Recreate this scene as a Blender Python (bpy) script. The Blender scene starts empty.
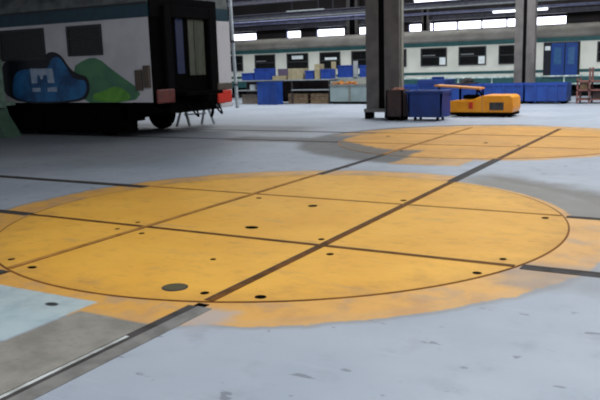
import bpy, bmesh, math, random
from mathutils import Vector, Matrix
random.seed(7)
SC = bpy.context.scene
COL = SC.collection

# ------------------------------------------------------------------ helpers
def lin(c):
    out = []
    for v in c:
        v = v / 255.0
        out.append(v / 12.92 if v <= 0.04045 else ((v + 0.055) / 1.055) ** 2.4)
    return (out[0], out[1], out[2], 1.0)

class NT:
    """tiny node-tree writer"""
    def __init__(self, name):
        self.m = bpy.data.materials.new(name); self.m.use_nodes = True
        self.t = self.m.node_tree; self.n = self.t.nodes; self.l = self.t.links
        self.bsdf = self.n['Principled BSDF']
        self.co = self.n.new('ShaderNodeTexCoord').outputs['Object']
        s = self.n.new('ShaderNodeSeparateXYZ'); self.l.new(self.co, s.inputs[0])
        self.x, self.y, self.z = s.outputs
    def link(self, a, inp):
        if isinstance(a, (int, float)): inp.default_value = a
        elif isinstance(a, tuple): inp.default_value = a
        else: self.l.new(a, inp)
    def math(self, op, a, b=0.0, clamp=False):
        k = self.n.new('ShaderNodeMath'); k.operation = op; k.use_clamp = clamp
        self.link(a, k.inputs[0]); self.link(b, k.inputs[1]); return k.outputs[0]
    def noise(self, scale, detail=4.0, rough=0.55, stretch=None, off=(0, 0, 0)):
        mp = self.n.new('ShaderNodeMapping'); self.l.new(self.co, mp.inputs[0])
        mp.inputs['Location'].default_value = off
        if stretch: mp.inputs['Scale'].default_value = stretch
        k = self.n.new('ShaderNodeTexNoise'); self.l.new(mp.outputs[0], k.inputs['Vector'])
        k.inputs['Scale'].default_value = scale; k.inputs['Detail'].default_value = detail
        k.inputs['Roughness'].default_value = rough
        return k.outputs['Fac']
    def step(self, v, lo, hi):
        k = self.n.new('ShaderNodeMapRange'); k.interpolation_type = 'SMOOTHSTEP'
        self.link(v, k.inputs[0]); k.inputs[1].default_value = lo; k.inputs[2].default_value = hi
        return k.outputs[0]
    def mix(self, f, a, b):
        k = self.n.new('ShaderNodeMix'); k.data_type = 'RGBA'
        self.link(f, k.inputs[0]); self.link(a, k.inputs[6]); self.link(b, k.inputs[7])
        return k.outputs[2]
    def mul(self, a, b): return self.math('MULTIPLY', a, b)
    def dist(self, cx, cy, sx=1.0, sy=1.0):
        dx = self.math('DIVIDE', self.math('SUBTRACT', self.x, cx), sx)
        dy = self.math('DIVIDE', self.math('SUBTRACT', self.y, cy), sy)
        return self.math('SQRT', self.math('ADD', self.mul(dx, dx), self.mul(dy, dy)))
    def box(self, x0, x1, y0, y1, e=0.02, wob=None):
        x, y = self.x, self.y
        if wob is not None:
            w = self.mul(self.math('SUBTRACT', wob[0], 0.5), wob[1])
            x = self.math('ADD', x, w); y = self.math('ADD', y, w)
        a = self.mul(self.step(x, x0 - e, x0 + e), self.step(x, x1 + e, x1 - e))
        b = self.mul(self.step(y, y0 - e, y0 + e), self.step(y, y1 + e, y1 - e))
        return self.mul(a, b)
    def out(self, col, rough=0.6, metal=0.0, spec=None):
        self.link(col, self.bsdf.inputs['Base Color'])
        self.link(rough, self.bsdf.inputs['Roughness'])
        self.bsdf.inputs['Metallic'].default_value = metal
        if spec is not None: self.bsdf.inputs['Specular IOR Level'].default_value = spec
        return self.m

def mat(name, c, rough=0.6, metal=0.0, var=0.18, scale=6.0, spec=None, c2=None):
    k = NT(name)
    a = lin(c); b = lin(c2) if c2 else tuple(v * (1 - var) for v in a[:3]) + (1.0,)
    f = k.step(k.noise(scale), 0.35, 0.7)
    return k.out(k.mix(f, a, b), rough, metal, spec)

def emit(name, c, s):
    m = bpy.data.materials.new(name); m.use_nodes = True
    b = m.node_tree.nodes['Principled BSDF']
    b.inputs['Base Color'].default_value = lin(c)
    b.inputs['Emission Color'].default_value = lin(c); b.inputs['Emission Strength'].default_value = s
    return m

def offset(o):
    v = Vector((0, 0, 0))
    while o is not None: v += o.location; o = o.parent
    return v

class MB:
    def __init__(self): self.b = bmesh.new()
    def _add(self, verts, faces, mi=0):
        vs = [self.b.verts.new(p) for p in verts]
        for f in faces:
            try: q = self.b.faces.new([vs[i] for i in f]); q.material_index = mi
            except ValueError: pass
        return vs
    def box(self, x0, x1, y0, y1, z0, z1, bev=0.0, mi=0, seg=2):
        t = bmesh.new()
        bmesh.ops.create_cube(t, size=1.0)
        for v in t.verts:
            v.co = Vector(((x0 + x1) / 2 + v.co.x * (x1 - x0), (y0 + y1) / 2 + v.co.y * (y1 - y0), (z0 + z1) / 2 + v.co.z * (z1 - z0)))
        if bev > 0:
            bmesh.ops.bevel(t, geom=list(t.edges), offset=bev, segments=seg, affect='EDGES', profile=0.5)
        self.merge(t, mi); return self
    def merge(self, t, mi=0, M=None):
        t.verts.index_update()
        self._add([(M @ v.co if M else v.co.copy()) for v in t.verts], [[v.index for v in f.verts] for f in t.faces], mi)
        t.free()
    def tube(self, p0, p1, r, seg=10, r2=None, mi=0):
        p0, p1 = Vector(p0), Vector(p1); d = p1 - p0
        q = d.to_track_quat('Z', 'Y'); r2 = r if r2 is None else r2
        vs = []
        for p, rr in ((p0, r), (p1, r2)):
            for i in range(seg):
                a = 2 * math.pi * i / seg
                vs.append(p + q @ Vector((rr * math.cos(a), rr * math.sin(a), 0)))
        fs = [[i, (i + 1) % seg, seg + (i + 1) % seg, seg + i] for i in range(seg)]
        fs += [list(range(seg))[::-1], list(range(seg, 2 * seg))]
        self._add(vs, fs, mi); return self
    def bar(self, p0, p1, w, h=None, mi=0):
        """square bar between two points"""
        h = h or w
        p0, p1 = Vector(p0), Vector(p1); q = (p1 - p0).to_track_quat('Z', 'Y')
        vs = []
        for p in (p0, p1):
            for sx, sy in ((-1, -1), (1, -1), (1, 1), (-1, 1)):
                vs.append(p + q @ Vector((sx * w / 2, sy * h / 2, 0)))
        self._add(vs, [[0, 1, 5, 4], [1, 2, 6, 5], [2, 3, 7, 6], [3, 0, 4, 7], [3, 2, 1, 0], [4, 5, 6, 7]], mi)
        return self
    def prism(self, poly, axis, d0, d1, mi=0):
        """poly: 2-D outline. axis 'x' -> poly=(y,z); 'y' -> (x,z); 'z' -> (x,y)"""
        f = {'x': lambda p, d: (d, p[0], p[1]), 'y': lambda p, d: (p[0], d, p[1]), 'z': lambda p, d: (p[0], p[1], d)}[axis]
        n = len(poly)
        vs = [f(p, d0) for p in poly] + [f(p, d1) for p in poly]
        fs = [[i, (i + 1) % n, n + (i + 1) % n, n + i] for i in range(n)] + [list(range(n))[::-1], list(range(n, 2 * n))]
        self._add(vs, fs, mi); return self
    def ring(self, cx, cy, r0, r1, z0, z1, seg=160, a0=0.0, a1=2 * math.pi):
        full = abs(a1 - a0 - 2 * math.pi) < 1e-6
        n = seg if full else seg + 1
        vs = []
        for i in range(n):
            a = a0 + (a1 - a0) * i / seg; c, s = math.cos(a), math.sin(a)
            vs += [(cx + r0 * c, cy + r0 * s, z0), (cx + r1 * c, cy + r1 * s, z0), (cx + r1 * c, cy + r1 * s, z1), (cx + r0 * c, cy + r0 * s, z1)]
        fs = []
        for i in range(seg):
            j = (i + 1) % n if full else i + 1
            for k in range(4):
                fs.append([4 * i + k, 4 * j + k, 4 * j + (k + 1) % 4, 4 * i + (k + 1) % 4])
        self._add(vs, fs); return self
    def disc(self, cx, cy, r, z0, z1, seg=96, ry=None):
        ry = ry or r
        return self.prism([(cx + r * math.cos(2 * math.pi * i / seg), cy + ry * math.sin(2 * math.pi * i / seg)) for i in range(seg)], 'z', z0, z1)
    def build(self, name, m, parent=None, smooth=False):
        off = offset(parent) if parent is not None else Vector((0, 0, 0))
        bmesh.ops.recalc_face_normals(self.b, faces=list(self.b.faces))
        if parent is not None:
            for v in self.b.verts: v.co -= off
        me = bpy.data.meshes.new(name); self.b.to_mesh(me); self.b.free()
        for k in (m if isinstance(m, (list, tuple)) else [m]): me.materials.append(k)
        if smooth:
            for p in me.polygons: p.use_smooth = True
        o = bpy.data.objects.new(name, me); COL.objects.link(o)
        if parent is not None: o.parent = parent
        return o

def tag(o, label=None, cat=None, group=None, kind=None):
    if label: o['label'] = label
    if cat: o['category'] = cat
    if group: o['group'] = group
    if kind: o['kind'] = kind
    return o
def thing(name, label, cat, loc, group=None):
    o = bpy.data.objects.new(name, None); COL.objects.link(o)
    o.empty_display_size = 0.2; o.location = loc
    return tag(o, label, cat, group)
def single(mb, name, m, label, cat, group=None, smooth=False):
    return tag(mb.build(name, m, None, smooth), label, cat, group)
def struct(mb, name, m):
    return tag(mb.build(name, m), kind='structure')

# ------------------------------------------------------------------ camera
H = 1.6; F = 723.41; PITCH = 0.183; ROLL = -0.0296; YAW = 0.5163
cx_, cy_ = -0.1267 * H, 4.8379 * H
def ab(X, Y, Z): return Vector((X * math.cos(YAW) - Y * math.sin(YAW), X * math.sin(YAW) + Y * math.cos(YAW), Z))
cam_d = bpy.data.cameras.new('camera'); cam = bpy.data.objects.new('camera', cam_d); COL.objects.link(cam)
cam_d.sensor_width = 36.0; cam_d.lens = F / 600 * 36.0; cam_d.clip_end = 200
cp, sp, cr, sr = math.cos(PITCH), math.sin(PITCH), math.cos(ROLL), math.sin(ROLL)
X0 = ab(1, 0, 0); U0 = ab(0, sp, cp); F0 = ab(0, cp, -sp)
R0 = cr * X0 + sr * U0; U1 = -sr * X0 + cr * U0
M = Matrix((R0, U1, -F0)).transposed().to_4x4()
M.translation = ab(-cx_, -cy_, 0) + Vector((0, 0, H))
cam.matrix_world = M
SC.camera = cam

# ------------------------------------------------------------------ materials
GAUGE = 1.0415; RT = 2.932; T2 = 8.04       # half rail spacing, deck radius, far turntable centre (y)

def floor_material():
    k = NT('painted_concrete')
    n1 = k.noise(0.55, 5); n2 = k.noise(3.2, 6, 0.6); n3 = k.noise(18, 4, 0.7); n4 = k.noise(1.6, 6, 0.65, off=(5, 3, 0))
    base = k.mix(k.step(n1, 0.3, 0.72), lin((168, 174, 184)), lin((152, 160, 172)))
    base = k.mix(k.mul(k.step(n2, 0.52, 0.75), 0.45), base, lin((132, 136, 146)))
    base = k.mix(k.mul(k.step(n3, 0.62, 0.8), 0.25), base, lin((196, 198, 204)))
    scr = k.noise(5, 5, 0.6, (0.25, 2.2, 1))
    base = k.mix(k.mul(k.step(scr, 0.58, 0.72), 0.25), base, lin((184, 188, 196)))
    # small dark drops
    drop = k.step(k.noise(5.5, 3, 0.5, (0.7, 1.3, 1), off=(2, 9, 0)), 0.665, 0.70)
    base = k.mix(k.mul(drop, 0.55), base, lin((86, 88, 96)))
    # light drop beside the parked coach, painted in as darker floor
    dim_aisle = k.mul(k.step(k.math('ADD', k.y, k.mul(n1, 2.0)), 1.6, 5.0), k.step(k.math('ADD', k.x, k.mul(n4, 1.5)), -2.4, -4.6))
    dim_aisle = k.mul(dim_aisle, k.step(k.y, 13.0, 9.0))
    base = k.mix(k.mul(dim_aisle, 0.55), base, lin((116, 117, 119)))
    wob = k.math('SUBTRACT', n4, 0.5)
    wob2 = k.math('SUBTRACT', n2, 0.5)
    grey = lin((122, 120, 116))
    # worn bare concrete around the far turntable and its siding
    d2 = k.math('ADD', k.dist(0, T2), k.math('ADD', k.mul(wob, 0.35), k.mul(wob2, 0.15)))
    dark2 = k.mul(k.step(d2, 3.95, 3.6), k.step(k.math('ADD', k.x, k.mul(wob, 1.0)), 0.9, -0.3))
    base = k.mix(k.mul(dark2, 0.92), base, lin((76, 74, 69)))
    sid = k.box(-5.6, -2.2, 6.75, 7.7, 0.3, (n4, 0.5))
    base = k.mix(k.mul(sid, 0.92), base, lin((70, 68, 65)))
    sid2 = k.box(-12.0, -5.0, 8.7, 10.4, 0.35, (n4, 0.6))
    base = k.mix(k.mul(sid2, 0.7), base, lin((88, 88, 89)))
    # bare worn patch beside the near turntable's far right
    rr = k.math('ADD', k.dist(0, 0), k.mul(wob, 0.7))
    wedge = k.mul(k.step(k.math('ADD', k.x, k.mul(wob, 0.8)), 0.9, 1.5), k.step(k.math('ADD', k.y, k.mul(wob2, 0.3)), 0.98, 1.15))
    base = k.mix(k.mul(k.mul(k.step(rr, 4.15, 3.55), wedge), 0.92), base, lin((104, 98, 88)))
    d3b = k.math('ADD', k.dist(4.1, 1.7, 1.7, 0.6), k.mul(wob, 0.9))
    base = k.mix(k.mul(k.step(d3b, 1.15, 0.8), 0.75), base, lin((118, 112, 105)))
    # orange paint round the decks
    pt = k.mix(k.step(n2, 0.4, 0.68), lin((222, 164, 72)), lin((206, 150, 74)))
    pt = k.mix(k.mul(k.step(n4, 0.5, 0.68), 0.6), pt, lin((176, 142, 110)))
    d1 = k.math('ADD', k.dist(0, 0), k.math('ADD', k.mul(wob, 0.22), k.mul(wob2, 0.12)))
    ring1 = k.step(d1, 3.42, 3.38)
    cut = k.step(k.math('ADD', k.dist(2.95, 2.95), k.mul(wob, 0.5)), 1.85, 2.0)
    cut = k.math('MAXIMUM', cut, k.step(k.dist(0, 0), 3.05, 3.0))
    ring1 = k.mul(ring1, cut)
    wear = k.step(k.math('ADD', n4, k.mul(wob2, 0.6)), 0.63, 0.5)
    # edge of the ring is rubbed to bare grey
    rub = k.math('ADD', k.mul(k.step(d1, 3.42, 3.2), 0.35), k.mul(wear, 0.6), True)
    base = k.mix(k.mul(k.step(d1, 3.50, 3.42), 0.55), base, lin((132, 128, 122)))
    base = k.mix(k.mul(ring1, k.math('MAXIMUM', rub, 0.82)), base, pt)
    ring2 = k.mul(k.step(d2, 3.2, 3.12), k.step(k.math('ADD', k.x, k.mul(wob, 0.6)), 0.5, 0.9))
    ring2r = k.mul(k.step(d2, 3.62, 3.5), k.step(k.y, 8.0, 9.0))
    pt2 = k.mix(k.step(n2, 0.4, 0.68), lin((204, 150, 68)), lin((180, 136, 80)))
    base = k.mix(k.mul(k.math('MAXIMUM', ring2, ring2r), 0.95), base, pt2)
    ton = k.box(-0.48, 0.68, 4.25, 5.6, 0.05, (n2, 0.35))
    base = k.mix(k.mul(ton, 0.9), base, pt2)
    # bare slab between the near tracks and the pale green plate marking beside it
    slab = k.box(0.33, 1.10, -14.0, -3.27, 0.02, (n2, 0.05))
    slabc = k.mix(k.step(n2, 0.38, 0.66), lin((150, 145, 136)), lin((128, 125, 117)))
    slabc = k.mix(k.mul(k.step(n3, 0.5, 0.75), 0.5), slabc, lin((110, 107, 102)))
    base = k.mix(slab, base, slabc)
    grn = k.box(-0.98, 0.31, -14.0, -3.08, 0.015, (n2, 0.05))
    grnc = k.mix(k.step(n2, 0.4, 0.7), lin((178, 194, 197)), lin((156, 174, 180)))
    base = k.mix(k.mul(grn, 0.95), base, grnc)
    # oil spot on the green marking
    sp_ = k.step(k.math('ADD', k.dist(0.04, -3.25, 0.075, 0.045), k.mul(wob2, 0.8)), 1.0, 0.6)
    base = k.mix(sp_, base, lin((54, 56, 58)))
    # bare concrete apron where the rails leave the deck
    ap = k.box(1.0, 1.35, -3.2, -2.85, 0.08, (n2, 0.3))
    base = k.mix(k.mul(ap, 0.7), base, lin((168, 168, 174)))
    ap2 = k.box(2.7, 3.9, -1.55, -0.85, 0.14, (n2, 0.3))
    base = k.mix(k.mul(ap2, 0.55), base, lin((130, 130, 132)))
    ro = k.math('ADD', 0.42, k.mul(n2, 0.25))
    return k.out(base, ro, 0.0, 0.42)

def deck_material(name, seed, a, b, c, bare=False):
    k = NT(name)
    n1 = k.noise(0.9, 5, off=(seed, 0, 0)); n2 = k.noise(4.0, 6, 0.62, off=(0, seed, 0)); n3 = k.noise(1.7, 6, 0.7, (0.5, 1.6, 1), off=(seed, seed, 0))
    base = k.mix(k.step(n1, 0.32, 0.7), lin(a), lin(b))
    base = k.mix(k.mul(k.step(n2, 0.5, 0.72), 0.45), base, lin(c))
    base = k.mix(k.mul(k.step(n3, 0.55, 0.72), 0.65), base, lin((190, 148, 96)))
    n5 = k.noise(7.5, 6, 0.7, (0.6, 1.5, 1), off=(seed * 2, 7, 0))
    base = k.mix(k.mul(k.step(n5, 0.55, 0.7), 0.4), base, lin((176, 128, 66)))
    fine = k.noise(24, 4, 0.7)
    base = k.mix(k.mul(k.step(fine, 0.6, 0.78), 0.22), base, lin((238, 186, 90)))
    # dirt rubbed in towards the rim and rust at the plates
    d = k.math('ADD', k.dist(0, 0), k.mul(n2, 0.9))
    base = k.mix(k.mul(k.step(d, 2.95, 3.5), 0.35), base, lin((170, 126, 70)))
    sc = k.step(k.noise(9, 3, 0.5, (0.3, 2.0, 1), off=(3, seed, 0)), 0.69, 0.73)
    base = k.mix(k.mul(sc, 0.55), base, lin((120, 84, 46)))
    if bare:
        # paint worn off to bare grey on the siding's corner of the deck
        wb = k.mul(k.math('SUBTRACT', n2, 0.5), 0.5)
        ln = k.math('MAXIMUM', k.math('SUBTRACT', -3.2, k.mul(k.x, 0.88)), -2.0)
        e = k.math('ADD', k.math('SUBTRACT', k.y, ln), wb)
        m = k.mul(k.step(e, 0.12, -0.12), k.step(k.math('ADD', k.x, wb), -0.48, -0.6))
        base = k.mix(k.mul(m, 0.92), base, lin((98, 97, 94)))
    return k.out(base, k.math('ADD', 0.5, k.mul(n2, 0.2)), 0.0, 0.25)

m_floor = floor_material()
m_deck = deck_material('orange_deck_paint', 1.3, (238, 180, 74), (228, 168, 66), (208, 154, 76))
m_deck2 = deck_material('orange_far_deck_paint', 4.1, (224, 164, 68), (206, 148, 66), (184, 138, 80), True)
m_rail = mat('rail_steel_brown', (116, 76, 36), 0.75, 0.0, c2=(84, 56, 30), spec=0.1)
m_rail_o = mat('rail_painted_over', (184, 132, 66), 0.75, 0.0, c2=(150, 104, 50), spec=0.1)
m_groove = mat('flangeway_grime', (50, 40, 32), 0.8, c2=(34, 28, 24))
m_steel_dark = mat('rail_steel_grey', (76, 72, 71), 0.75, 0.0, c2=(56, 53, 52), spec=0.15)
m_rim = mat('rim_gap_rust', (140, 92, 46), 0.8, c2=(66, 44, 28), scale=0.8, spec=0.1)
m_band = mat('rail_band_grey', (130, 128, 124), 0.7, c2=(108, 106, 103), spec=0.2)
m_edge = mat('worn_steel_edge', (206, 208, 206), 0.6, 0.0, c2=(150, 150, 146))
m_black = mat('black_grime', (13, 12, 12), 0.9, c2=(8, 8, 8), spec=0.02)
m_black2 = mat('black_rubber', (18, 17, 19), 0.85, spec=0.04)
m_white = mat('coach_white', (214, 211, 214), 0.45, c2=(198, 196, 200), scale=1.5)
m_teal = mat('coach_teal', (18, 62, 78), 0.4, c2=(14, 50, 64))
m_roof = mat('coach_roof_grey', (120, 124, 122), 0.5, c2=(84, 88, 88), scale=2.5)
m_glass_dark = mat('dark_coach_glass', (16, 18, 18), 0.25, c2=(26, 28, 26), spec=0.2)
m_frame = mat('window_rubber', (52, 52, 54), 0.6)
m_alu = mat('aluminium_frame', (150, 154, 154), 0.4, 0.5)
m_blue_int = mat('vestibule_blue', (18, 32, 72), 0.5)
m_olive = mat('vestibule_olive', (80, 82, 70), 0.5, c2=(64, 68, 54))
m_brownbox = mat('brown_fitting', (92, 80, 70), 0.6)
m_buff_r = mat('brown_red_buffer', (104, 46, 40), 0.6, c2=(84, 40, 36))
m_buff_b = mat('bright_red_buffer', (224, 54, 34), 0.45)
m_gr_black = mat('spray_black', (20, 22, 34), 0.5)
m_gr_blue = mat('spray_blue', (44, 116, 172), 0.5, c2=(26, 66, 112), scale=2.2)
m_gr_white = mat('spray_white', (176, 190, 208), 0.5, c2=(140, 160, 190))
m_gr_green = mat('spray_green', (88, 140, 98), 0.5, c2=(70, 116, 94), scale=2.0)
m_gr_lime = mat('spray_lime', (110, 176, 62), 0.5, c2=(88, 150, 58))
m_jack = mat('pale_green_machine', (132, 156, 138), 0.55, c2=(100, 124, 108))
m_farwhite = mat('far_coach_cream', (226, 226, 214), 0.45, c2=(208, 210, 198), scale=1.0)
m_farteal = mat('far_coach_teal', (44, 92, 92), 0.45, c2=(34, 76, 78))
m_farroof = mat('far_coach_roof', (150, 146, 138), 0.6, c2=(126, 122, 116), scale=1.2)
m_fardoor = mat('far_coach_blue_door', (34, 70, 140), 0.4)
m_farpane = mat('blue_door_glass', (66, 104, 150), 0.15)
m_wall = mat('back_wall_brown', (66, 60, 60), 0.8, c2=(50, 46, 48), scale=0.6)
m_wall_s = mat('side_wall_grey', (96, 96, 98), 0.85, scale=0.5)
m_ceil = mat('roof_sheet_dark', (78, 80, 88), 0.85, scale=0.4)
m_beam = mat('roof_steel_dark', (80, 80, 92), 0.6, c2=(58, 58, 68))
m_beam2 = mat('roof_steel_blue', (140, 144, 182), 0.5, c2=(110, 114, 146))
m_pipe = mat('pale_pipe', (164, 170, 172), 0.45, c2=(140, 146, 150))
m_column = mat('column_grey_brown', (116, 111, 108), 0.75, c2=(94, 90, 88), scale=2.0)
m_col_dark = mat('column_web_dark', (34, 32, 34), 0.7)
m_col_green = mat('column_light_edge', (150, 150, 138), 0.6)
m_conc = mat('plinth_concrete', (128, 126, 120), 0.8)
m_bluebin = mat('bin_blue', (24, 56, 128), 0.45, c2=(18, 42, 100), scale=2.0)
m_bluebin2 = mat('skip_blue', (36, 76, 158), 0.5, c2=(28, 60, 130), scale=1.6)
m_bluecrate = mat('crate_blue', (36, 72, 160), 0.5)
m_cream = mat('carton_cream', (176, 164, 132), 0.7, c2=(158, 144, 110))
m_wood = mat('pallet_wood', (132, 110, 84), 0.8, c2=(100, 82, 64))
m_greybox = mat('container_grey_green', (150, 166, 166), 0.55, c2=(130, 146, 146), scale=1.5)
m_orange = mat('orange_scrap', (206, 132, 44), 0.6, c2=(160, 100, 44))
m_yellow = mat('tractor_yellow', (244, 160, 20), 0.4, c2=(228, 140, 20), scale=2.0)
m_tan = mat('platform_tan', (212, 146, 74), 0.55, c2=(190, 122, 64))
m_redlamp = mat('red_lamp_lens', (214, 60, 30), 0.3)
m_redbrown = mat('rack_red_brown', (132, 84, 76), 0.6, c2=(104, 72, 68))
m_darkbrown = mat('scrap_bin_brown', (70, 52, 50), 0.7, c2=(52, 42, 42))
m_pinkbrown = mat('rusty_load', (176, 124, 104), 0.7, c2=(134, 90, 76))
m_railing = mat('guard_rail_paint', (196, 212, 206), 0.5, c2=(128, 146, 142))
m_sky = emit('daylit_glass', (240, 243, 255), 4.0)
m_lamp = emit('fluorescent_tube', (236, 240, 255), 3.0)
m_plain_white = mat('plain_white', (236, 244, 244), 0.6)  # plain white, also paints the light seen through far coach panes

# ------------------------------------------------------------------ setting
struct(MB().box(-45, 26, -20, 32, -0.2, 0.0), 'floor', m_floor)
# back wall with a strip of windows
WIN = [(-22.6, -20.7), (-18.55, -17.55), (-16.5, -14.65), (-14.4, -13.3), (-12.5, -11.4), (-10.75, -9.35), (-9.35, -8.02), (-8.02, -6.7), (-6.7, -5.4), (-5.4, -3.95), (-3.95, -2.45)]
WZ0, WZ1 = 3.2, 3.7
mb = MB(); xs = -45.0
mb.box(-45, 26, 32, 32.3, 0, WZ0); mb.box(-45, 26, 32, 32.3, WZ1, 7.6)
for x0, x1 in WIN:
    mb.box(xs, x0, 32, 32.3, WZ0, WZ1); xs = x1
mb.box(xs, 26, 32, 32.3, WZ0, WZ1)
struct(mb, 'wall_back', m_wall)
for i, (x0, x1) in enumerate(WIN):
    w = struct(MB().box(x0, x1, 32.18, 32.2, WZ0, WZ1), 'window_%d' % (i + 1), m_sky)
    f = MB(); t = 0.035
    f.box(x0, x1, 32.05, 32.18, WZ0, WZ0 + t).box(x0, x1, 32.05, 32.18, WZ1 - t, WZ1)
    f.box(x0, x0 + t, 32.05, 32.18, WZ0 + t, WZ1 - t).box(x1 - t, x1, 32.05, 32.18, WZ0 + t, WZ1 - t)
    f.build('window_frame', m_beam2, w)
struct(MB().box(-45.3, -45, -20, 32.3, 0, 7.6), 'wall_left', m_wall_s)
struct(MB().box(26, 26.3, -20, 32.3, 0, 7.6), 'wall_right', m_wall_s)
struct(MB().box(-45.3, 26.3, -20, 32.3, 7.6, 7.8), 'ceiling', m_ceil)

# ------------------------------------------------------------------ turntables
def strip(x0, x1, y0, y1, z0, z1): return MB().box(x0, x1, y0, y1, z0, z1)

def turntable(name, label, cy, deckmat, holes, widths, rimm):
    t = thing(name, label, 'turntable', (0, cy, 0), 'floor turntables for rail bogies')
    MB().disc(0, cy, RT, 0.0, 0.006, 160).build('deck', deckmat, t)
    MB().ring(0, cy, RT, RT + 0.018, 0.0, 0.0045).build('rim_gap', rimm, t)
    h = math.sqrt(RT ** 2 - GAUGE ** 2)
    (wa, ma), (wb, mb_), (wc, mc), (wd, md) = widths
    for (w, m, vert, s) in ((wa, ma, True, 1), (wb, mb_, True, -1), (wc, mc, False, -1), (wd, md, False, 1)):
        r = MB(); g = MB(); c = s * GAUGE; i = -s
        # running rail and the flangeway on its inner side
        if vert:
            r.box(c - w / 2, c + w / 2, cy - h, cy + h, 0.006, 0.0105)
            g.box(min(c + i * w / 2, c + i * w * 0.85), max(c + i * w / 2, c + i * w * 0.85), cy - h, cy + h, 0.006, 0.0085)
        else:
            r.box(-h, h, cy + c - w / 2, cy + c + w / 2, 0.006, 0.0095)
            g.box(-h, h, cy + min(c + i * w / 2, c + i * w * 0.85), cy + max(c + i * w / 2, c + i * w * 0.85), 0.006, 0.008)
        ro = r.build('rail', m, t)
        g.build('flangeway', m_groove if m is not m_rail_o else m_rim, ro)
    for (x, y, rx, ry) in holes:
        b = MB().disc(x, cy + y, rx * 0.72, 0.006, 0.0085, 20, ry * 0.66)
        b.build('lifting_hole', m_black, t)
    return t
holes = [(0.90, -2.61, .045, .05), (1.32, -2.52, .06, .06), (0.03, -0.65, .1, .085), (0.07, 0.58, .075, .09), (-1.26, -2.53, .04, .05),
         (-0.87, -2.64, .06, .05), (-0.86, -1.29, .04, .045), (-0.8, 0.79, .05, .05), (0.92, -0.83, .04, .05), (1.24, -1.28, .045, .05),
         (2.53, -1.34, .05, .05), (2.61, -0.87, .04, .05), (2.61, 0.86, .05, .06), (0.92, 1.26, .05, .06), (0.4, -1.82, .035, .04),
         (-1.24, -1.23, .03, .04), (-1.26, -0.9, .03, .05)]
tt = turntable('turntable', 'large round orange floor turntable in the foreground, crossed by four rails', 0.0, m_deck, holes,
               ((.062, m_rail), (.055, m_rail_o), (.05, m_rail), (.035, m_rail_o)), m_rim)
mc = MB().disc(0.61, -2.59, .1, 0.006, 0.009, 32, .095).build('manhole_cover', m_steel_dark, tt)
MB().disc(0.61, -2.59, .085, 0.009, 0.0115, 32, .08).build('manhole_lid', mat('lid_olive', (84, 78, 52), 0.6), mc)
turntable('turntable', 'orange floor turntable farther back, in front of the yellow tow tractor', T2, m_deck2, [(-0.9, -2.2, .05, .06), (0.2, -0.5, .06, .08), (0.9, -0.8, .05, .06), (-2.2, 0.3, .06, .06)],
          ((.07, m_rail), (.06, m_rail_o), (.05, m_rail_o), (.045, m_rail_o)), m_rail_o)

# rails let into the floor outside the decks
def floor_rail(label, vert, c, i, l0, l1, w, edge=None, m=None):
    t = thing('embedded_rail', label, 'rail', (c, (l0 + l1) / 2, 0) if vert else ((l0 + l1) / 2, c, 0), 'rails let into the floor')
    g0, g1 = sorted((c + i * w / 2, c + i * w * 1.15))
    mm = m or m_steel_dark
    if vert:
        MB().box(c - w / 2, c + w / 2, l0, l1, 0, 0.004).build('rail_head', mm, t)
        MB().box(g0, g1, l0, l1, 0, 0.0025).build('flangeway', m_steel_dark if edge else m_groove, t)
        if edge: MB().box(0.99, 1.08, -2.86, -2.8, 0, 0.004).build('rail_joint', m_black, t)
        if edge: MB().box(edge[0], edge[1], edge[2], edge[3], 0, 0.005).build('steel_edge', m_edge, t)
    else:
        MB().box(l0, l1, c - w / 2, c + w / 2, 0, 0.004).build('rail_head', mm, t)
        MB().box(l0, l1, g0, g1, 0, 0.0025).build('flangeway', m_groove, t)
    return t
hx = 2.79
floor_rail('dark rail between the two turntables, on the right', True, GAUGE, -1, hx, T2 - hx, .09)
floor_rail('dark rail between the two turntables, on the left', True, -GAUGE, 1, hx, T2 - hx, .07)
floor_rail('broad rail with pale steel edge running towards the lower left corner', True, GAUGE + 0.045, -1, -12, -2.86, .12, (0.962, 0.988, -12, -3.5), m_band)
floor_rail('short rail leaving the near turntable at the left picture edge, beside the pale green marking', True, -GAUGE, 1, -12, -hx, .08)
floor_rail('dark rail leaving the near turntable on the left, the nearer of two', False, -GAUGE, 1, -14, -hx, .085)
floor_rail('dark rail in the grey floor leaving the near turntable on the left, the farther one', False, GAUGE, -1, -14, -hx - 0.012, .10)
floor_rail('dark rail leaving the near turntable on the right, the nearer of two', False, -GAUGE, 1, hx, 9, .085)
floor_rail('faint rail leaving the near turntable on the right, beside the worn grey patch', False, GAUGE, -1, hx, 9, .06)
floor_rail('siding rail from the far turntable towards the coach, the nearer one', False, T2 - GAUGE, 1, -22, -hx, .08)
floor_rail('siding rail from the far turntable under the coach, the farther one', False, T2 + GAUGE, -1, -22, -hx, .08)

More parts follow.
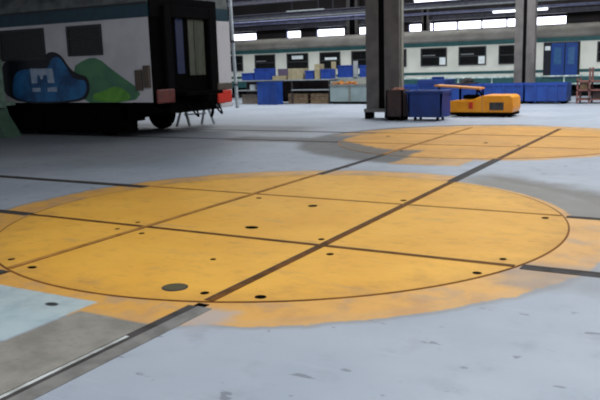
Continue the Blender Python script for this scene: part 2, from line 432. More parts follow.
# ------------------------------------------------------------------ graffitied coach
A1, A0, B0, B1 = -7.39, -20.0, 6.6, 9.8
CW = thing('passenger_coach', 'white and teal passenger coach with blue and green graffiti, parked on the left', 'train coach', (A1 - 3, (B0 + B1) / 2, 0))
bm_ = (B0 + B1) / 2
WZ = (2.02, 2.72)
MB().box(A0, A1, B0, B1, 0.86, 2.82).build('body', m_white, CW)
MB().box(A0, A1 + 0.004, B0 - 0.012, B1 + 0.012, 2.82, 3.14).build('teal_band', m_teal, CW)
prof = [(B0 - 0.012, 3.14)] + [(bm_ - (B1 - B0) / 2 * math.cos(math.pi * i / 16), 3.14 + 0.78 * math.sin(math.pi * i / 16) ** 0.8) for i in range(1, 16)] + [(B1 + 0.012, 3.14)]
roof = MB().prism(prof, 'x', A0, A1).build('roof', m_roof, CW)
for i in range(24):
    rb = MB()
    x = A1 - 0.3 - i * 0.52
    pts = [(bm_ - (B1 - B0) / 2 * math.cos(math.pi * k / 16), 3.155 + 0.785 * math.sin(math.pi * k / 16) ** 0.8) for k in range(1, 16)]
    for p, q in zip(pts[:-1], pts[1:]): rb.bar((x, p[0], p[1]), (x, q[0], q[1]), 0.05, 0.02)
    rb.build('roof_rib', m_roof, roof)
MB().box(A0, A1, B0 - 0.03, B0 + 0.02, 3.12, 3.16).build('gutter', m_frame, CW)
def coach_window(x0, x1, z0, z1, y, parent, fm, gm, side=-1, t=0.07, bar=None):
    f = MB(); d0, d1 = (y - 0.03, y + 0.01) if side < 0 else (y - 0.01, y + 0.03)
    f.box(x0, x1, d0, d1, z0, z0 + t).box(x0, x1, d0, d1, z1 - t, z1).box(x0, x0 + t, d0, d1, z0 + t, z1 - t).box(x1 - t, x1, d0, d1, z0 + t, z1 - t)
    if bar: f.box(x0 + t, x1 - t, d0, d1, bar - 0.02, bar + 0.02)
    w = f.build('window_frame', fm, parent)
    MB().box(x0 + t / 2, x1 - t / 2, y - 0.012 if side < 0 else y - 0.005, y + 0.005 if side < 0 else y + 0.012, z0 + t / 2, z1 - t / 2).build('pane', gm, w)
    return w
coach_window(-10.02, -8.85, 2.0, 2.73, B0, CW, m_frame, m_glass_dark, bar=2.42)
coach_window(-12.55, -10.82, 1.95, 2.74, B0, CW, m_frame, m_glass_dark)
coach_window(-14.6, -13.2, 1.95, 2.74, B0, CW, m_frame, m_glass_dark)
# graffiti, layer over layer
def spray(name, poly, m, k, label=None):
    o = MB().prism(poly, 'y', B0 - 0.004 * k, B0 - 0.004 * (k - 1)).build(name, m, CW)
    if label: o['label'] = label
def smooth_poly(pts, it=2):
    for _ in range(it):
        q = []
        for i in range(len(pts)):
            a, b = pts[i], pts[(i + 1) % len(pts)]
            q += [(a[0] * .75 + b[0] * .25, a[1] * .75 + b[1] * .25), (a[0] * .25 + b[0] * .75, a[1] * .25 + b[1] * .75)]
        pts = q
    return pts
spray('graffiti_mass', smooth_poly([(-9.95, 1.72), (-9.45, 1.93), (-9.05, 1.95), (-8.6, 1.64), (-7.7, 1.12), (-8.0, .86), (-9.9, .86)], 1), m_gr_green, 1, 'green sprayed wedge')
spray('graffiti_glow', smooth_poly([(-9.3, 1.08), (-8.95, 1.12), (-8.6, 1.26), (-8.3, 1.2), (-8.05, 1.02), (-8.2, .87), (-9.3, .88)]), m_gr_lime, 2, 'lime sprayed patch')
spray('graffiti_outline', smooth_poly([(-12.6, 1.96), (-11.8, 1.96), (-11.2, 1.96), (-10.95, 1.98), (-10.7, 2.16), (-10.3, 2.08), (-10.0, 1.68), (-9.7, 1.55), (-9.42, 1.5), (-9.36, 1.15), (-9.65, .84), (-12.6, .84)]), m_gr_black, 3, 'black outline of the graffiti')
spray('graffiti_fill', smooth_poly([(-12.15, .87), (-12.2, 1.35), (-11.95, 1.72), (-11.2, 1.72), (-10.75, 1.72), (-10.65, 1.98), (-10.35, 2.02), (-10.1, 1.72), (-9.98, 1.5), (-9.75, 1.42), (-9.52, 1.42), (-9.46, 1.17), (-9.75, .9)]), m_gr_blue, 4, 'blue bubble of the graffiti')
mp = [(-11.44, 1.74), (-10.62, 1.72), (-10.58, 1.36), (-10.82, 1.36), (-10.84, 1.56), (-10.98, 1.56), (-11.0, 1.46), (-11.08, 1.46), (-11.1, 1.56), (-11.2, 1.56), (-11.22, 1.36), (-11.42, 1.36)]
spray('graffiti_letter', mp, m_gr_white, 5, 'white letter shape in the graffiti')
spray('graffiti_dash', [(-11.42, 1.24), (-11.12, 1.24), (-11.12, 1.14), (-11.42, 1.14)], m_gr_white, 5)
spray('graffiti_dash', [(-10.86, 1.24), (-10.52, 1.26), (-10.52, 1.14), (-10.86, 1.14)], m_gr_white, 5)
# end wall
MB().box(A1, A1 + 0.03, B0, 9.22, 0.86, 2.82).build('end_wall', m_black, CW)
MB().box(A1, A1 + 0.05, B0 + 0.02, 9.22, 2.82, 3.3, 0.02).build('end_header', m_black2, CW)
MB().box(A1, A1 + 0.04, 9.22, B1, 0.9, 2.82).build('corner_panel', m_white, CW)['label'] = 'white corner panel at the coach end'
g = MB()
g.box(A1 + 0.03, A1 + 0.17, 6.98, 7.24, 0.95, 3.1, 0.03).box(A1 + 0.03, A1 + 0.17, 8.72, 9.0, 0.95, 3.1, 0.03).box(A1 + 0.03, A1 + 0.17, 7.24, 8.72, 2.82, 3.1, 0.03)
g.build('gangway_bellows', m_black2, CW)
ed = MB().box(A1 + 0.03, A1 + 0.06, 7.5, 7.78, 1.5, 2.82).build('vestibule_panel', m_blue_int, CW)
dr = MB().box(A1 + 0.03, A1 + 0.07, 7.98, 8.62, 1.45, 2.82, 0.01).build('end_door', m_olive, CW)
MB().box(A1 + 0.07, A1 + 0.085, 8.2, 8.34, 1.47, 2.8).build('door_post', mat('door_post_dark', (62, 64, 48), 0.6), dr)
MB().box(A1 + 0.03, A1 + 0.5, 7.24, 8.72, 0.98, 1.06).build('gangway_plate', m_black, CW)
for b_, z_, bm, pm in ((6.86, 0.98, m_black, m_buff_r), (9.24, 0.86, m_brownbox, m_buff_b)):
    k = MB().tube((A1, b_, z_), (A1 + 0.17, b_, z_), 0.12, 16).tube((A1, b_, z_), (A1 + 0.08, b_, z_), 0.19, 16)
    bf = k.build('buffer', bm, CW)
    MB().box(A1 + 0.16, A1 + 0.22, b_ - 0.34, b_ + 0.3, z_ - 0.15, z_ + 0.18, 0.03).build('buffer_plate', pm, bf)
MB().box(A1 + 0.04, A1 + 0.2, 8.95, 9.6, 1.05, 1.22, 0.02).build('lamp_box', m_brownbox, CW)
MB().box(A1 + 0.04, A1 + 0.26, 8.95, 9.5, 0.60, 0.69, 0.02).build('step_plate', m_white, CW)
MB().box(A1 - 0.1, A1 + 0.1, B0 + 0.5, 9.1, 0.56, 1.0).build('headstock', m_black, CW)
cpl = MB().box(A1 + 0.1, A1 + 0.55, 8.0, 8.35, 0.8, 1.0, 0.03).tube((A1 + 0.5, 8.17, 0.9), (A1 + 0.56, 8.17, 0.55), 0.04).tube((A1 + 0.56, 8.17, 0.55), (A1 + 0.5, 8.17, 0.42), 0.04)
cpl.build('coupler', m_black, CW)
for b_ in (7.7, 8.7):
    hs = MB(); prev = None
    for i in range(9):
        t_ = i / 8; p = (A1 + 0.12 + 0.25 * math.sin(math.pi * t_), b_ + 0.25 * t_, 0.8 - 0.35 * math.sin(math.pi * t_))
        if prev: hs.tube(prev, p, 0.022, 8)
        prev = p
    hs.build('brake_hose', m_black2, CW)
for x0, x1, z0, z1 in ((-7.86, -7.66, 1.14, 1.62), (-7.60, -7.42, 1.2, 1.72)):
    MB().box(x0, x1, B0 - 0.07, B0 + 0.01, z0, z1, 0.015).build('side_box', m_brownbox, CW)
MB().box(A0, A1 - 0.1, B0 + 0.18, B1 - 0.18, 0.6, 0.88).build('underframe', m_black, CW)
def bogie(x, parent):
    b = MB()
    b.box(x - 1.6, x + 1.6, B0 + 0.42, B0 + 0.56, 0.42, 0.72, 0.04).box(x - 1.6, x + 1.6, B1 - 0.56, B1 - 0.42, 0.42, 0.72, 0.04).box(x - 0.3, x + 0.3, B0 + 0.56, B1 - 0.56, 0.4, 0.66)
    for s in (-0.45, 0.45):
        b.tube((x + s, B0 + 0.45, 0.3), (x + s, B0 + 0.45, 0.8), 0.1, 12)
    o = b.build('bogie', m_black, parent)
    for s in (-1.15, 1.15):
        w = MB()
        for y in (T2 - GAUGE, T2 + GAUGE): w.tube((x + s, y - 0.06, 0.455), (x + s, y + 0.06, 0.455), 0.45, 28)
        w.tube((x + s, B0 + 0.3, 0.455), (x + s, B1 - 0.3, 0.455), 0.09, 12)
        w.build('wheelset', m_black2, o)
bogie(-10.4, CW); bogie(-17.2, CW)
for x0, x1 in ((-11.25, -8.25), (-12.2, -11.35), (-14.8, -12.4)):
    MB().box(x0, x1, B0 + 0.1, B0 + 0.4, 0.12, 0.8, 0.05).build('shade_box', m_black, CW)  # added black boxes stand in for the shade under the coach
MB().box(-8.55, -8.1, B0 + 0.1, B0 + 0.5, 0.4, 0.9, 0.02).build('step_box', m_black, CW)

# trestle behind the coach end
tr = thing('trestle', 'low trestle with splayed pale legs behind the coach buffers', 'trestle', (-9.03, 10.3, 0))
MB().box(-9.45, -8.6, 9.85, 10.75, 0.66, 0.74, 0.01).build('trestle_top', m_black, tr)
for p, q in (((-9.22, 10.0, .68), (-9.36, 9.84, 0)), ((-9.22, 10.0, .68), (-9.03, 10.02, 0)), ((-8.86, 10.6, .68), (-9.0, 10.55, 0)), ((-8.86, 10.6, .68), (-8.72, 10.78, 0))):
    MB().bar(p, q, 0.06).build('leg', m_pipe, tr)
MB().bar((-9.2, 10.0, .32), (-8.86, 10.6, .32), 0.04).build('stretcher', m_pipe, tr)
# pale green lifting jack at the left picture edge
jk = thing('lifting_jack', 'pale green lifting jack standing at the left picture edge beside the coach', 'jack', (-12.4, 6.1, 0))
MB().prism([(-12.75, 0), (-11.72, 0), (-11.86, 0.22), (-12.12, 0.55), (-12.2, 0.8), (-12.75, 0.8)], 'y', 5.85, 6.35).build('jack_base', mat('green_machine_base', (84, 112, 94), 0.6), jk)
MB().box(-12.6, -12.08, 5.95, 6.25, 0.75, 2.0, 0.02).build('jack_column', m_jack, jk)
MB().box(-12.30, -12.1, 6.2, 6.56, 0.8, 0.9).build('lifting_arm', m_jack, jk)
MB().tube((-12.1, 6.1, 0.08), (-12.1, 5.83, 0.08), 0.075, 14).build('wheel', m_black2, jk)
# tall pale pipe
po = thing('steel_pipe', 'tall pale steel pipe standing just right of the coach end', 'pipe', (-12.72, 17.9, 0))
MB().tube((-12.72, 17.9, 0), (-12.95, 17.9, 7.6), 0.07, 14).build('pipe', m_pipe, po)
for z in (0.9, 2.6, 4.4): MB().tube((-12.72 - z * 0.0303, 17.9, z), (-12.72 - z * 0.0303, 17.9, z + 0.08), 0.095, 14).build('clamp', m_frame, po)

# ------------------------------------------------------------------ columns
def column(name, label, x0, x1, x2, x3, y, d, base):
    t = thing(name, label, 'column', ((x0 + x3) / 2, y, 0), 'twin steel roof columns')
    MB().box(x0, x1, y, y + d, base, 7.6, 0.01).build('shaft', m_column, t)
    MB().box(x2, x3, y, y + d, 0.02, 7.6, 0.01).build('shaft', m_column, t)
    MB().box(x1, x2, y + 0.03, y + 0.1, base, 7.6).build('shade_web', m_black2, t)  # black sheet near the front puts the gap's shade into colour
    return t
c1 = column('steel_column', 'broad twin column beside the blue wheeled bin, near the centre', -4.9, -4.5, -4.32, -3.86, 13.2, 0.4, 0.22)
MB().box(-4.95, -4.08, 13.12, 13.7, 0.2, 0.3, 0.01).build('plinth', m_conc, c1)
for x0 in (-4.93, -4.2): MB().box(x0, x0 + 0.12, 13.15, 13.6, 0.0, 0.2).build('foot', m_black2, c1)
MB().tube((-3.78, 13.2, 0), (-3.78, 13.2, 7.6), 0.045, 12).build('conduit', m_col_green, c1)
c2 = column('steel_column', 'twin column on the right, behind the blue skips', -2.65, -2.34, -2.21, -1.9, 22.0, 0.35, 0.0)
for z in (0.6, 1.5, 2.4, 3.3, 4.2): MB().box(-2.34, -2.21, 22.08, 22.28, z, z + 0.12).build('tie_plate', m_column, c2)
c3 = column('steel_column', 'slim dark twin column against the back windows, left of centre', -14.15, -13.95, -13.62, -13.45, 31.2, 0.3, 0.0)
c4 = column('steel_column', 'slim dark twin column against the back windows, right of the broad column', -9.72, -9.6, -9.42, -9.3, 31.2, 0.3, 0.0)

# ------------------------------------------------------------------ far coach
FB, FT = 26.0, 28.9
FC = thing('passenger_coach', 'long cream and teal passenger coach standing across the back of the hall', 'train coach', (-8, (FB + FT) / 2, 0))
fa0, fa1 = -30.0, 8.0
MB().box(fa0, fa1, FB, FT, 0.55, 2.32).build('body', m_farwhite, FC)
MB().box(fa0, fa1, FB - 0.015, FT + 0.015, 2.30, 2.47).build('teal_band', m_farteal, FC)
MB().box(fa0, fa1, FB - 0.012, FB + 0.01, 1.02, 1.14).build('lower_band', m_farteal, FC)
MB().box(fa0, fa1, FB - 0.012, FB + 0.01, 0.55, 0.90).build('skirt_band', m_farteal, FC)
fm = (FB + FT) / 2
prof = [(FB, 2.47)] + [(fm - (FT - FB) / 2 * math.cos(math.pi * i / 14), 2.47 + 0.62 * math.sin(math.pi * i / 14) ** 0.7) for i in range(1, 14)] + [(FT, 2.47)]
MB().prism(prof, 'x', fa0, fa1).build('roof', m_farroof, FC, True)
WX = [(-18.95, -17.75), (-17.0, -15.75), (-15.05, -13.8), (-13.15, -12.0), (-11.4, -10.2), (-9.7, -8.55), (-7.85, -6.6), (-6.05, -4.8), (-4.25, -3.15), (-0.2, 1.0), (1.7, 2.9), (3.6, 4.8)]
for i, (x0, x1) in enumerate(WX):
    w = coach_window(x0, x1, 1.42, 2.24, FB, FC, m_frame, m_glass_dark, bar=1.82, t=0.05)
    if i in (6, 7):
        MB().box(x1 - 0.34, x1 - 0.06, FB - 0.028, FB - 0.013, 1.47, 1.8).build('pane_light_patch', m_plain_white, w)  # white patch paints light seen through the window
    elif i in (2, 3):
        MB().box(x0 + 0.3, x0 + 0.95, FB - 0.028, FB - 0.013, 1.95 if i == 2 else 1.86, 2.12 if i == 2 else 1.98).build('pane_light_patch', m_plain_white, w)  # light through the pane, painted as a white patch
    if i in (6, 7, 1):
        MB().box(x0 + 0.1, x0 + 0.7, FB - 0.028, FB - 0.013, 1.88, 1.93).build('sash_strip', m_alu, w)
MB().box(-2.34, -0.86, FB - 0.02, FB + 0.02, 0.78, 2.28).build('door_surround', m_gr_black, FC)
for x0, x1 in ((-2.02, -1.48), (-1.44, -0.95)):
    d_ = MB().box(x0, x1, FB - 0.06, FB - 0.015, 0.8, 2.24, 0.01).build('door', m_fardoor, FC)
    MB().box(x0 + 0.12, x1 - 0.12, FB - 0.068, FB - 0.055, 1.35, 2.05).build('pane', m_farpane, d_)
MB().box(-2.28, -2.06, FB - 0.03, FB - 0.01, 1.95, 2.12).build('door_lamp', m_plain_white, FC)
MB().box(fa0, fa1, FB + 0.3, FT - 0.3, 0.2, 0.56).build('underframe', m_black, FC)
for x in (-24, -8.5, 4.5):
    w = MB()
    for s in (-1.1, 1.1): w.tube((x + s, FB + 0.4, 0.42), (x + s, FT - 0.4, 0.42), 0.42, 20)
    w.build('wheelset', m_black2, FC)

# ------------------------------------------------------------------ goods row in front of the far coach
def crate(label, x0, x1, y0, y1, z0, z1, m, group=None, name='plastic_crate', cat='crate', wall=0.03):
    b = MB()
    b.box(x0, x1, y0, y1, z0, z0 + wall)
    b.box(x0, x1, y0, y0 + wall, z0 + wall, z1).box(x0, x1, y1 - wall, y1, z0 + wall, z1)
    b.box(x0, x0 + wall, y0 + wall, y1 - wall, z0 + wall, z1).box(x1 - wall, x1, y0 + wall, y1 - wall, z0 + wall, z1)
    b.box(x0 - 0.015, x1 + 0.015, y0 - 0.02, y0, z1 - 0.05, z1)          # rim
    n = max(2, int((x1 - x0) / 0.25))
    for i in range(1, n):
        x = x0 + (x1 - x0) * i / n; b.box(x - 0.012, x + 0.012, y0 - 0.015, y0, z0 + 0.02, z1 - 0.05)
    return single(b, name, m, label, cat, group)
def carton(label, x0, x1, y0, y1, z0, z1, m, group=None):
    t = thing('carton', label, 'box', ((x0 + x1) / 2, (y0 + y1) / 2, z0), group)
    MB().box(x0, x1, y0, y1, z0, z1, 0.01).build('box_body', m, t)
    MB().box(x0 - 0.002, x1 + 0.002, (y0 + y1) / 2 - 0.03, (y0 + y1) / 2 + 0.03, z1, z1 + 0.003).build('tape', m_wood, t)
    return t
RK = thing('steel_rack', 'long low steel rack with pale edges, left of the grey container', 'rack', (-12.1, 21, 0))
MB().box(-14.6, -9.92, 20.62, 21.5, 0.99, 1.04).build('shelf', m_pipe, RK)
MB().box(-11.75, -9.92, 20.62, 21.5, 0.57, 0.615).build('shelf', m_pipe, RK)
MB().box(-14.6, -13.15, 20.62, 21.5, 0.57, 0.615).build('shelf', m_pipe, RK)
for x in (-14.58, -13.16, -11.75, -9.96):
    for y in (20.64, 21.44): MB().box(x, x + 0.045, y, y + 0.045, 0, 0.99).build('post', m_steel_dark, RK)
MB().box(-14.6, -9.92, 21.47, 21.5, 0.05, 0.99).build('back_sheet', m_darkbrown, RK)
G = 'goods on the long steel rack'
crate('blue crate at the left end of the rack top', -14.35, -13.75, 20.75, 21.3, 1.04, 1.36, m_bluecrate, G)
crate('tall blue crate on the rack top, beside the left end crate', -13.68, -12.9, 20.75, 21.3, 1.04, 1.54, m_bluecrate, G)
carton('flat pale carton on the rack top, right of the tall blue crate', -12.75, -12.1, 20.75, 21.2, 1.04, 1.2, m_cream, G)
carton('brown-violet carton behind the flat pale carton on the rack', -12.75, -12.15, 21.22, 21.45, 1.04, 1.5, mat('carton_violet', (96, 84, 110), 0.7), G)
carton('big cream carton in the middle of the rack top', -11.95, -11.25, 20.75, 21.3, 1.04, 1.5, m_cream, G)
crate('blue crate on the rack top, right of the big cream carton', -11.1, -10.72, 20.75, 21.3, 1.04, 1.4, m_bluecrate, G)
carton('narrow cream carton standing upright on the rack top', -10.66, -10.42, 20.75, 21.2, 1.04, 1.66, m_cream, G)
crate('blue crate at the right end of the rack top', -10.36, -9.95, 20.75, 21.3, 1.04, 1.44, m_bluecrate, G)
# big blue bin under the rack, standing proud of it
crate('big blue bin standing on the floor in front of the rack', -13.08, -12.15, 20.0, 20.58, 0.0, 0.96, m_bluebin2, None, 'plastic_bin', 'bin')
carton('grey-brown carton under the left end of the rack', -14.4, -13.3, 20.75, 21.3, 0.0, 0.42, mat('carton_grey', (138, 124, 112), 0.8), 'goods under the rack')
carton('small white carton on the middle shelf at the left end of the rack', -13.95, -13.7, 20.75, 21.1, 0.615, 0.85, m_plain_white, 'goods under the rack')
def pallet(label, x0, x1, y0, y1, n, name='wooden_pallet'):
    t = thing(name, label, 'pallet', ((x0 + x1) / 2, (y0 + y1) / 2, 0), 'pallets under the rack')
    for k in range(n):
        z = k * 0.15
        for s in range(3):
            y = y0 + (y1 - y0 - 0.1) * s / 2; MB().box(x0, x1, y, y + 0.1, z, z + 0.1).build('bearer', m_wood, t)
        MB().box(x0, x1, y0, y1, z + 0.1, z + 0.14).build('deck_boards', m_wood, t)
    return t
pallet('stack of wooden pallets under the rack, right of the big blue bin', -11.95, -11.0, 20.7, 21.4, 3)
pallet('stack of wooden pallets under the rack, beside the grey container', -10.85, -10.0, 20.7, 21.4, 3)
# grey container
GC = thing('storage_container', 'pale grey-green steel container with orange scrap, behind the broad column', 'container', (-9, 21, 0))
b = MB(); x0, x1, y0, y1 = -9.86, -8.2, 20.6, 21.5
b.box(x0, x1, y0, y0 + 0.04, 0.06, 0.78).box(x0, x1, y1 - 0.04, y1, 0.06, 1.02).box(x0, x0 + 0.04, y0 + 0.04, y1 - 0.04, 0.06, 0.95).box(x1 - 0.04, x1, y0 + 0.04, y1 - 0.04, 0.06, 0.95).box(x0, x1, y0, y1, 0.06, 0.1)
b.build('container_body', m_greybox, GC)
MB().box(x0 - 0.02, x1 + 0.02, y0 - 0.03, y0, 0.74, 0.82).build('rim', m_conc, GC)
MB().box(x0 + 0.1, x1 - 0.1, y0 + 0.05, y1 - 0.05, 0.0, 0.06).build('skid', m_black, GC)
MB().box(-9.0, -8.92, y0 - 0.02, y0, 0.08, 0.74).build('rib', m_conc, GC)
sc = MB(); rnd = random.Random(3)
for i in range(26):
    x = rnd.uniform(-9.75, -8.95); y = rnd.uniform(20.7, 21.3); z = rnd.uniform(0.72, 0.86); a = rnd.uniform(0, 3)
    sc.bar((x - 0.12 * math.cos(a), y - .1 * math.sin(a), z), (x + 0.12 * math.cos(a), y + .1 * math.sin(a), z + rnd.uniform(0, .08)), 0.08, 0.06)
sc.box(-9.8, -8.3, 20.66, 21.44, 0.6, 0.76)
tag(sc.build('scrap_heap', m_orange), 'orange scrap pieces heaped in the grey-green container', 'scrap', kind='stuff')
# second bench level behind: blue bins between pale posts
SB = thing('shelving_unit', 'open shelving unit with pale posts behind the grey container', 'shelving', (-9.2, 22.4, 0))
for x in (-10.4, -9.35, -8.45): MB().box(x - 0.09, x + 0.09, 22.0, 22.1, 0, 1.75).build('post', m_cream if x < -10 else m_pipe, SB)
MB().box(-10.5, -7.4, 22.0, 22.9, 1.0, 1.06).build('shelf', m_pipe, SB)
MB().box(-10.5, -7.4, 22.0, 22.9, 0.3, 0.36).build('shelf', m_pipe, SB)
for l, x0, x1, h in (('blue bin on the shelving unit, between the two left pale posts', -10.25, -9.55, 0.52), ('blue bin on the shelving unit, right of the middle pale post', -9.2, -8.6, 0.5), ('blue bin on the shelving unit, beside the broad column', -8.3, -7.5, 0.55)):
    crate(l, x0, x1, 22.12, 22.7, 1.06, 1.06 + h, m_bluecrate, 'bins on the shelving unit', 'plastic_bin', 'bin')

# dark scrap bin beside the broad column
SBN = thing('scrap_bin', 'dark brown scrap bin wedged between the column and the blue bin', 'bin', (-3.75, 12.8, 0))
b = MB(); x0, x1, y0, y1 = -4.0, -3.5, 12.55, 13.1
b.box(x0, x1, y0, y0 + 0.04, 0.08, 0.86).box(x0, x1, y1 - 0.04, y1, 0.08, 0.86).box(x0, x0 + 0.04, y0, y1, 0.08, 0.86).box(x1 - 0.04, x1, y0, y1, 0.08, 0.86).box(x0, x1, y0, y1, 0.08, 0.12)
b.build('bin_body', m_darkbrown, SBN)
for x in (x0 + .05, x1 - .15): MB().box(x, x + .1, y0, y1, 0, .08).build('skid', m_black, SBN)
ld = MB()
for i in range(14):
    x = rnd.uniform(-3.85, -3.65); y = rnd.uniform(12.7, 12.95); a = rnd.uniform(0, 3)
    ld.bar((x - .09 * math.cos(a), y - .09 * math.sin(a), .84), (x + .09 * math.cos(a), y + .09 * math.sin(a), .89), 0.06)
ld.box(-3.95, -3.55, 12.6, 13.05, 0.7, 0.82)
tag(ld.build('rusty_offcuts', m_pinkbrown), 'rusty pink-brown offcuts lying in the dark scrap bin', 'scrap', kind='stuff')

# blue bin on castors
BB = thing('wheeled_bin', 'dark blue wheeled bin in front of the yellow tow tractor', 'bin', (-2.7, 13.0, 0))
b = MB()
b.prism([(-3.34, 0.1), (-2.42, 0.1), (-2.36, 0.8), (-3.40, 0.8)], 'y', 12.62, 12.66)
b.prism([(-3.34, 0.1), (-2.42, 0.1), (-2.36, 0.8), (-3.40, 0.8)], 'y', 13.3, 13.34)
b.prism([(12.62, 0.1), (13.34, 0.1), (13.34, 0.8), (12.62, 0.8)], 'x', -3.36, -3.32)
b.prism([(12.62, 0.1), (13.34, 0.1), (13.34, 0.8), (12.62, 0.8)], 'x', -2.44, -2.38)
b.box(-3.34, -2.42, 12.64, 13.32, 0.1, 0.14)
b.build('tub', m_bluebin, BB)
r_ = MB().box(-3.44, -2.32, 12.56, 12.66, 0.76, 0.83, 0.015).box(-3.44, -2.32, 13.3, 13.4, 0.76, 0.83, 0.015).box(-3.44, -3.36, 12.66, 13.3, 0.76, 0.83).box(-2.4, -2.32, 12.66, 13.3, 0.76, 0.83)
r_.build('rim', m_bluebin, BB)
for x in (-3.2, -2.55):
    for y in (12.75, 13.2):
        w = MB().tube((x - 0.025, y, 0.05), (x + 0.025, y, 0.05), 0.05, 14).build('castor', m_black2, BB)
# yellow tow tractor
TT = thing('tow_tractor', 'low yellow electric tow tractor beside the blue wheeled bin', 'vehicle', (-1.6, 14.7, 0))
y0, y1 = 14.2, 15.1
bd = MB().prism([(-2.7, 0.12), (-0.86, 0.12), (-0.82, 0.26), (-0.84, 0.56), (-0.94, 0.62), (-1.65, 0.62), (-1.85, 0.56), (-2.0, 0.5), (-2.7, 0.46)], 'y', y0, y1).build('body', m_yellow, TT)
bv = bd.modifiers.new('bevel', 'BEVEL'); bv.width = 0.03; bv.segments = 2; bv.limit_method = 'ANGLE'
MB().box(-2.65, -0.86, y0 - 0.01, y1 + 0.01, 0.05, 0.13).build('bumper', m_black, TT)
MB().box(-1.5, -1.1, y0 - 0.012, y0 + 0.01, 0.2, 0.42, 0.005).build('vent_panel', m_steel_dark, TT)
MB().box(-2.1, -1.98, y0 - 0.03, y0 + 0.01, 0.24, 0.42, 0.01).build('tail_lamp', m_redlamp, TT)
MB().box(-1.72, -1.69, y0 - 0.006, y0 + 0.004, 0.16, 0.62).build('panel_joint', m_tan, TT)
for x in (-2.35, -1.15):
    for y in (y0 + 0.12, y1 - 0.12):
        MB().tube((x, y - 0.1, 0.16), (x, y + 0.1, 0.16), 0.16, 18).build('wheel', m_black2, TT)
MB().box(-2.35, -1.95, y0 + 0.25, y0 + 0.65, 0.5, 0.62, 0.03).build('seat', m_black, TT)
MB().tube((-1.8, y0 + 0.45, 0.55), (-2.0, y0 + 0.45, 0.82), 0.03, 10).build('steering_post', m_black, TT)
# tilted tan board carried on top
tb = MB(); tb.prism([(-3.2, 0.88), (-1.85, 0.78), (-1.85, 0.83), (-3.2, 0.93)], 'y', 14.35, 14.95)
tb.build('load_board', m_tan, TT)
MB().bar((-2.45, 14.5, 0.48), (-2.45, 14.5, 0.86), 0.05).build('board_post', m_black, TT)
MB().bar((-1.95, 14.5, 0.5), (-1.95, 14.5, 0.8), 0.05).build('board_post', m_black, TT)

# blue skips behind
def skip(label, x0, x1, y0, y1, z1):
    t = thing('blue_skip', label, 'skip', ((x0 + x1) / 2, (y0 + y1) / 2, 0), 'blue skips along the far coach')
    b = MB()
    b.box(x0, x1, y0, y0 + 0.05, 0.06, z1).box(x0, x1, y1 - 0.05, y1, 0.06, z1).box(x0, x0 + 0.05, y0 + .05, y1 - .05, 0.06, z1).box(x1 - 0.05, x1, y0 + .05, y1 - .05, 0.06, z1).box(x0, x1, y0, y1, 0.06, 0.1)
    b.build('skip_body', m_bluebin2, t)
    MB().box(x0 - 0.02, x1 + 0.02, y0 - 0.03, y0, z1 - 0.07, z1 + 0.01).build('rim', m_bluecrate, t)
    for i in range(1, 4):
        x = x0 + (x1 - x0) * i / 4; MB().box(x - 0.03, x + 0.03, y0 - 0.03, y0, 0.06, z1 - 0.07).build('rib', m_bluebin2, t)
    for x in (x0 + 0.1, x1 - 0.2): MB().box(x, x + 0.1, y0 + .02, y1 - .02, 0, 0.06).build('skid', m_black, t)
    return t
skip('blue skip behind the blue wheeled bin, leftmost of the row', -6.8, -5.2, 20.6, 21.6, 0.74)
skip('blue skip directly behind the yellow tow tractor', -5.1, -3.5, 20.6, 21.6, 0.74)
skip('blue skip right of the yellow tow tractor, below the right column', -3.4, -1.98, 20.6, 21.6, 0.74)
skip('rightmost blue skip, below the blue coach doors', -1.9, -0.46, 20.6, 21.6, 0.74)
ctn = MB().box(-6.0, -4.85, 20.5, 21.7, 0.75, 0.93, 0.02).box(-5.6, -5.2, 21.05, 21.4, 0.92, 1.03, 0.02)
single(ctn, 'covered_part', m_bluebin, 'dark blue wrapped part lying across the blue skips behind the tractor', 'machine part')
single(MB().box(-4.5, -3.9, 20.5, 21.7, 0.75, 0.78).tube((-4.2, 20.5, 0.84), (-4.2, 21.7, 0.84), 0.09, 16).tube((-4.2, 20.9, 0.84), (-4.2, 21.3, 0.84), 0.13, 16), 'motor_part', m_steel_dark, 'grey metal part lying on the blue skip behind the tractor', 'machine part')
# guard rail
GR = thing('guard_rail', 'pale green guard rail running along the front of the far coach', 'railing', (-2, 23.2, 0))
for z in (0.92, 0.62): MB().tube((-8.0, 23.2, z), (6.0, 23.2, z), 0.035, 10).build('handrail', m_railing, GR)
for i in range(11): MB().tube((-8.0 + i * 1.4, 23.2, 0), (-8.0 + i * 1.4, 23.2, 0.92), 0.03, 10).build('post', m_railing, GR)
# rack at the right edge
RR = thing('pallet_rack', 'red-brown stand with shelves at the right picture edge', 'rack', (0.5, 21, 0))
for x in (-0.15, 0.25, 1.1):
    for y in (20.7, 21.4): MB().box(x, x + 0.06, y, y + 0.06, 0, 0.9 if x != 0.25 else 1.25).build('post', m_redbrown, RR)
for z in (0.12, 0.45, 0.75): MB().box(-0.15, 1.16, 20.7, 21.46, z, z + 0.05).build('shelf', m_redbrown, RR)
carton('grey carton on the upper shelf of the red-brown stand', -0.05, 0.2, 20.8, 21.3, 0.5, 0.72, m_wood, 'goods on the red-brown stand')
carton('dark carton on the lower shelf of the red-brown stand', 0.4, 1.0, 20.8, 21.3, 0.17, 0.42, m_darkbrown, 'goods on the red-brown stand')

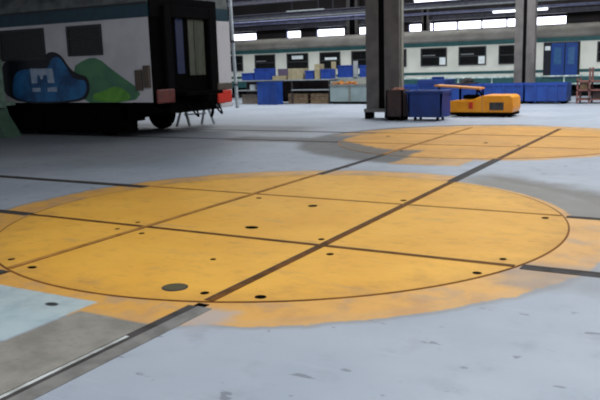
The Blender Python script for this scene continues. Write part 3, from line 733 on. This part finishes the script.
# ------------------------------------------------------------------ roof steel, pipes and lamps
BG = 'roof members over the far tracks'
def beam(label, y, z, h, d, m, x0=-26, x1=14):
    b = MB(); b.box(x0, x1, y, y + d, z, z + 0.03).box(x0, x1, y, y + d, z + h - 0.03, z + h).box(x0, x1, y + d / 2 - 0.015, y + d / 2 + 0.015, z + 0.03, z + h - 0.03)
    return single(b, 'roof_beam', m, label, 'beam', BG)
beam('dark roof beam just above the back windows', 31.4, 3.78, 0.3, 0.25, m_beam)
beam('bluish roof beam nearest above the far coach', 29.6, 3.98, 0.1, 0.2, m_beam2)
beam('dark roof beam in front of the fluorescent lamps', 25.2, 4.02, 0.22, 0.25, m_beam)
beam('bluish roof beam high over the far coach', 27.6, 4.35, 0.08, 0.2, m_beam2)
beam('dark roof beam over the goods rack', 22.2, 4.45, 0.3, 0.3, m_beam)
single(MB().tube((-26, 28.6, 4.22), (14, 28.6, 4.22), 0.04, 10), 'ceiling_pipe', m_pipe, 'thin pale pipe running under the roof over the far coach', 'pipe')
single(MB().tube((-26, 24.0, 3.78), (-9.2, 24.0, 3.78), 0.035, 10), 'ceiling_pipe', m_beam2, 'thin bluish pipe over the goods rack at left', 'pipe')
def lamp(label, x0, x1, y, z):
    t = thing('tube_lamp', label, 'lamp', ((x0 + x1) / 2, y, z), 'fluorescent lamps under the roof')
    MB().box(x0, x1, y, y + 0.16, z, z + 0.06).build('housing', m_pipe, t)
    MB().tube((x0 + .05, y + 0.08, z - 0.03), (x1 - .05, y + 0.08, z - 0.03), 0.06, 10).build('tube', m_lamp, t)
    MB().tube((x0 + .3, y + .08, z + .06), (x0 + .3, y + .08, 7.6), 0.012, 6).build('hanger', m_beam, t)
    MB().tube((x1 - .3, y + .08, z + .06), (x1 - .3, y + .08, 7.6), 0.012, 6).build('hanger', m_beam, t)
lamp('fluorescent lamp under the roof, left one above the goods rack', -15.0, -12.9, 26.0, 4.3)
lamp('fluorescent lamp under the roof, just left of the broad column', -12.7, -11.2, 26.0, 4.22)
lamp('fluorescent lamp at the top picture edge, right of the broad column', -8.6, -3.6, 27.0, 4.5)
lamp('fluorescent lamp under the roof, above the right column', -4.6, -2.2, 26.0, 3.72)

# ------------------------------------------------------------------ light
def area(name, x, y, z, sx, sy, e, c=(1, 1, 1), rot=(0, 0, 0)):
    l = bpy.data.lights.new(name, 'AREA'); l.shape = 'RECTANGLE'; l.size = sx; l.size_y = sy; l.energy = e; l.color = c
    o = bpy.data.objects.new(name, l); COL.objects.link(o); o.location = (x, y, z); o.rotation_euler = rot
    return o
DAY = (0.93, 0.97, 1.0)
area('overhead_fill', 6, -5, 7.4, 14, 5, 930, DAY)  # unseen area lights added under the closed ceiling to brighten the hall
area('overhead_fill', 6, 5, 7.4, 12, 3, 560, DAY)
area('overhead_fill', 4, 14, 7.4, 14, 3, 760, DAY)
area('overhead_fill', -8, 18.5, 7.4, 24, 3, 1400, DAY)  # added to brighten the far floor and goods row
area('overhead_fill', -8, 23.6, 7.4, 24, 1, 700, DAY)
w = bpy.data.worlds.new('world'); SC.world = w; w.use_nodes = True
w.node_tree.nodes['Background'].inputs[0].default_value = (0.80, 0.88, 1.0, 1); w.node_tree.nodes['Background'].inputs[1].default_value = 0.55
SC.cycles.filter_width = 2.0
SC.view_settings.view_transform = 'Standard'; SC.view_settings.look = 'None'
SC.view_settings.exposure = 0.0; SC.view_settings.gamma = 1.0; SC.view_settings.use_curve_mapping = False
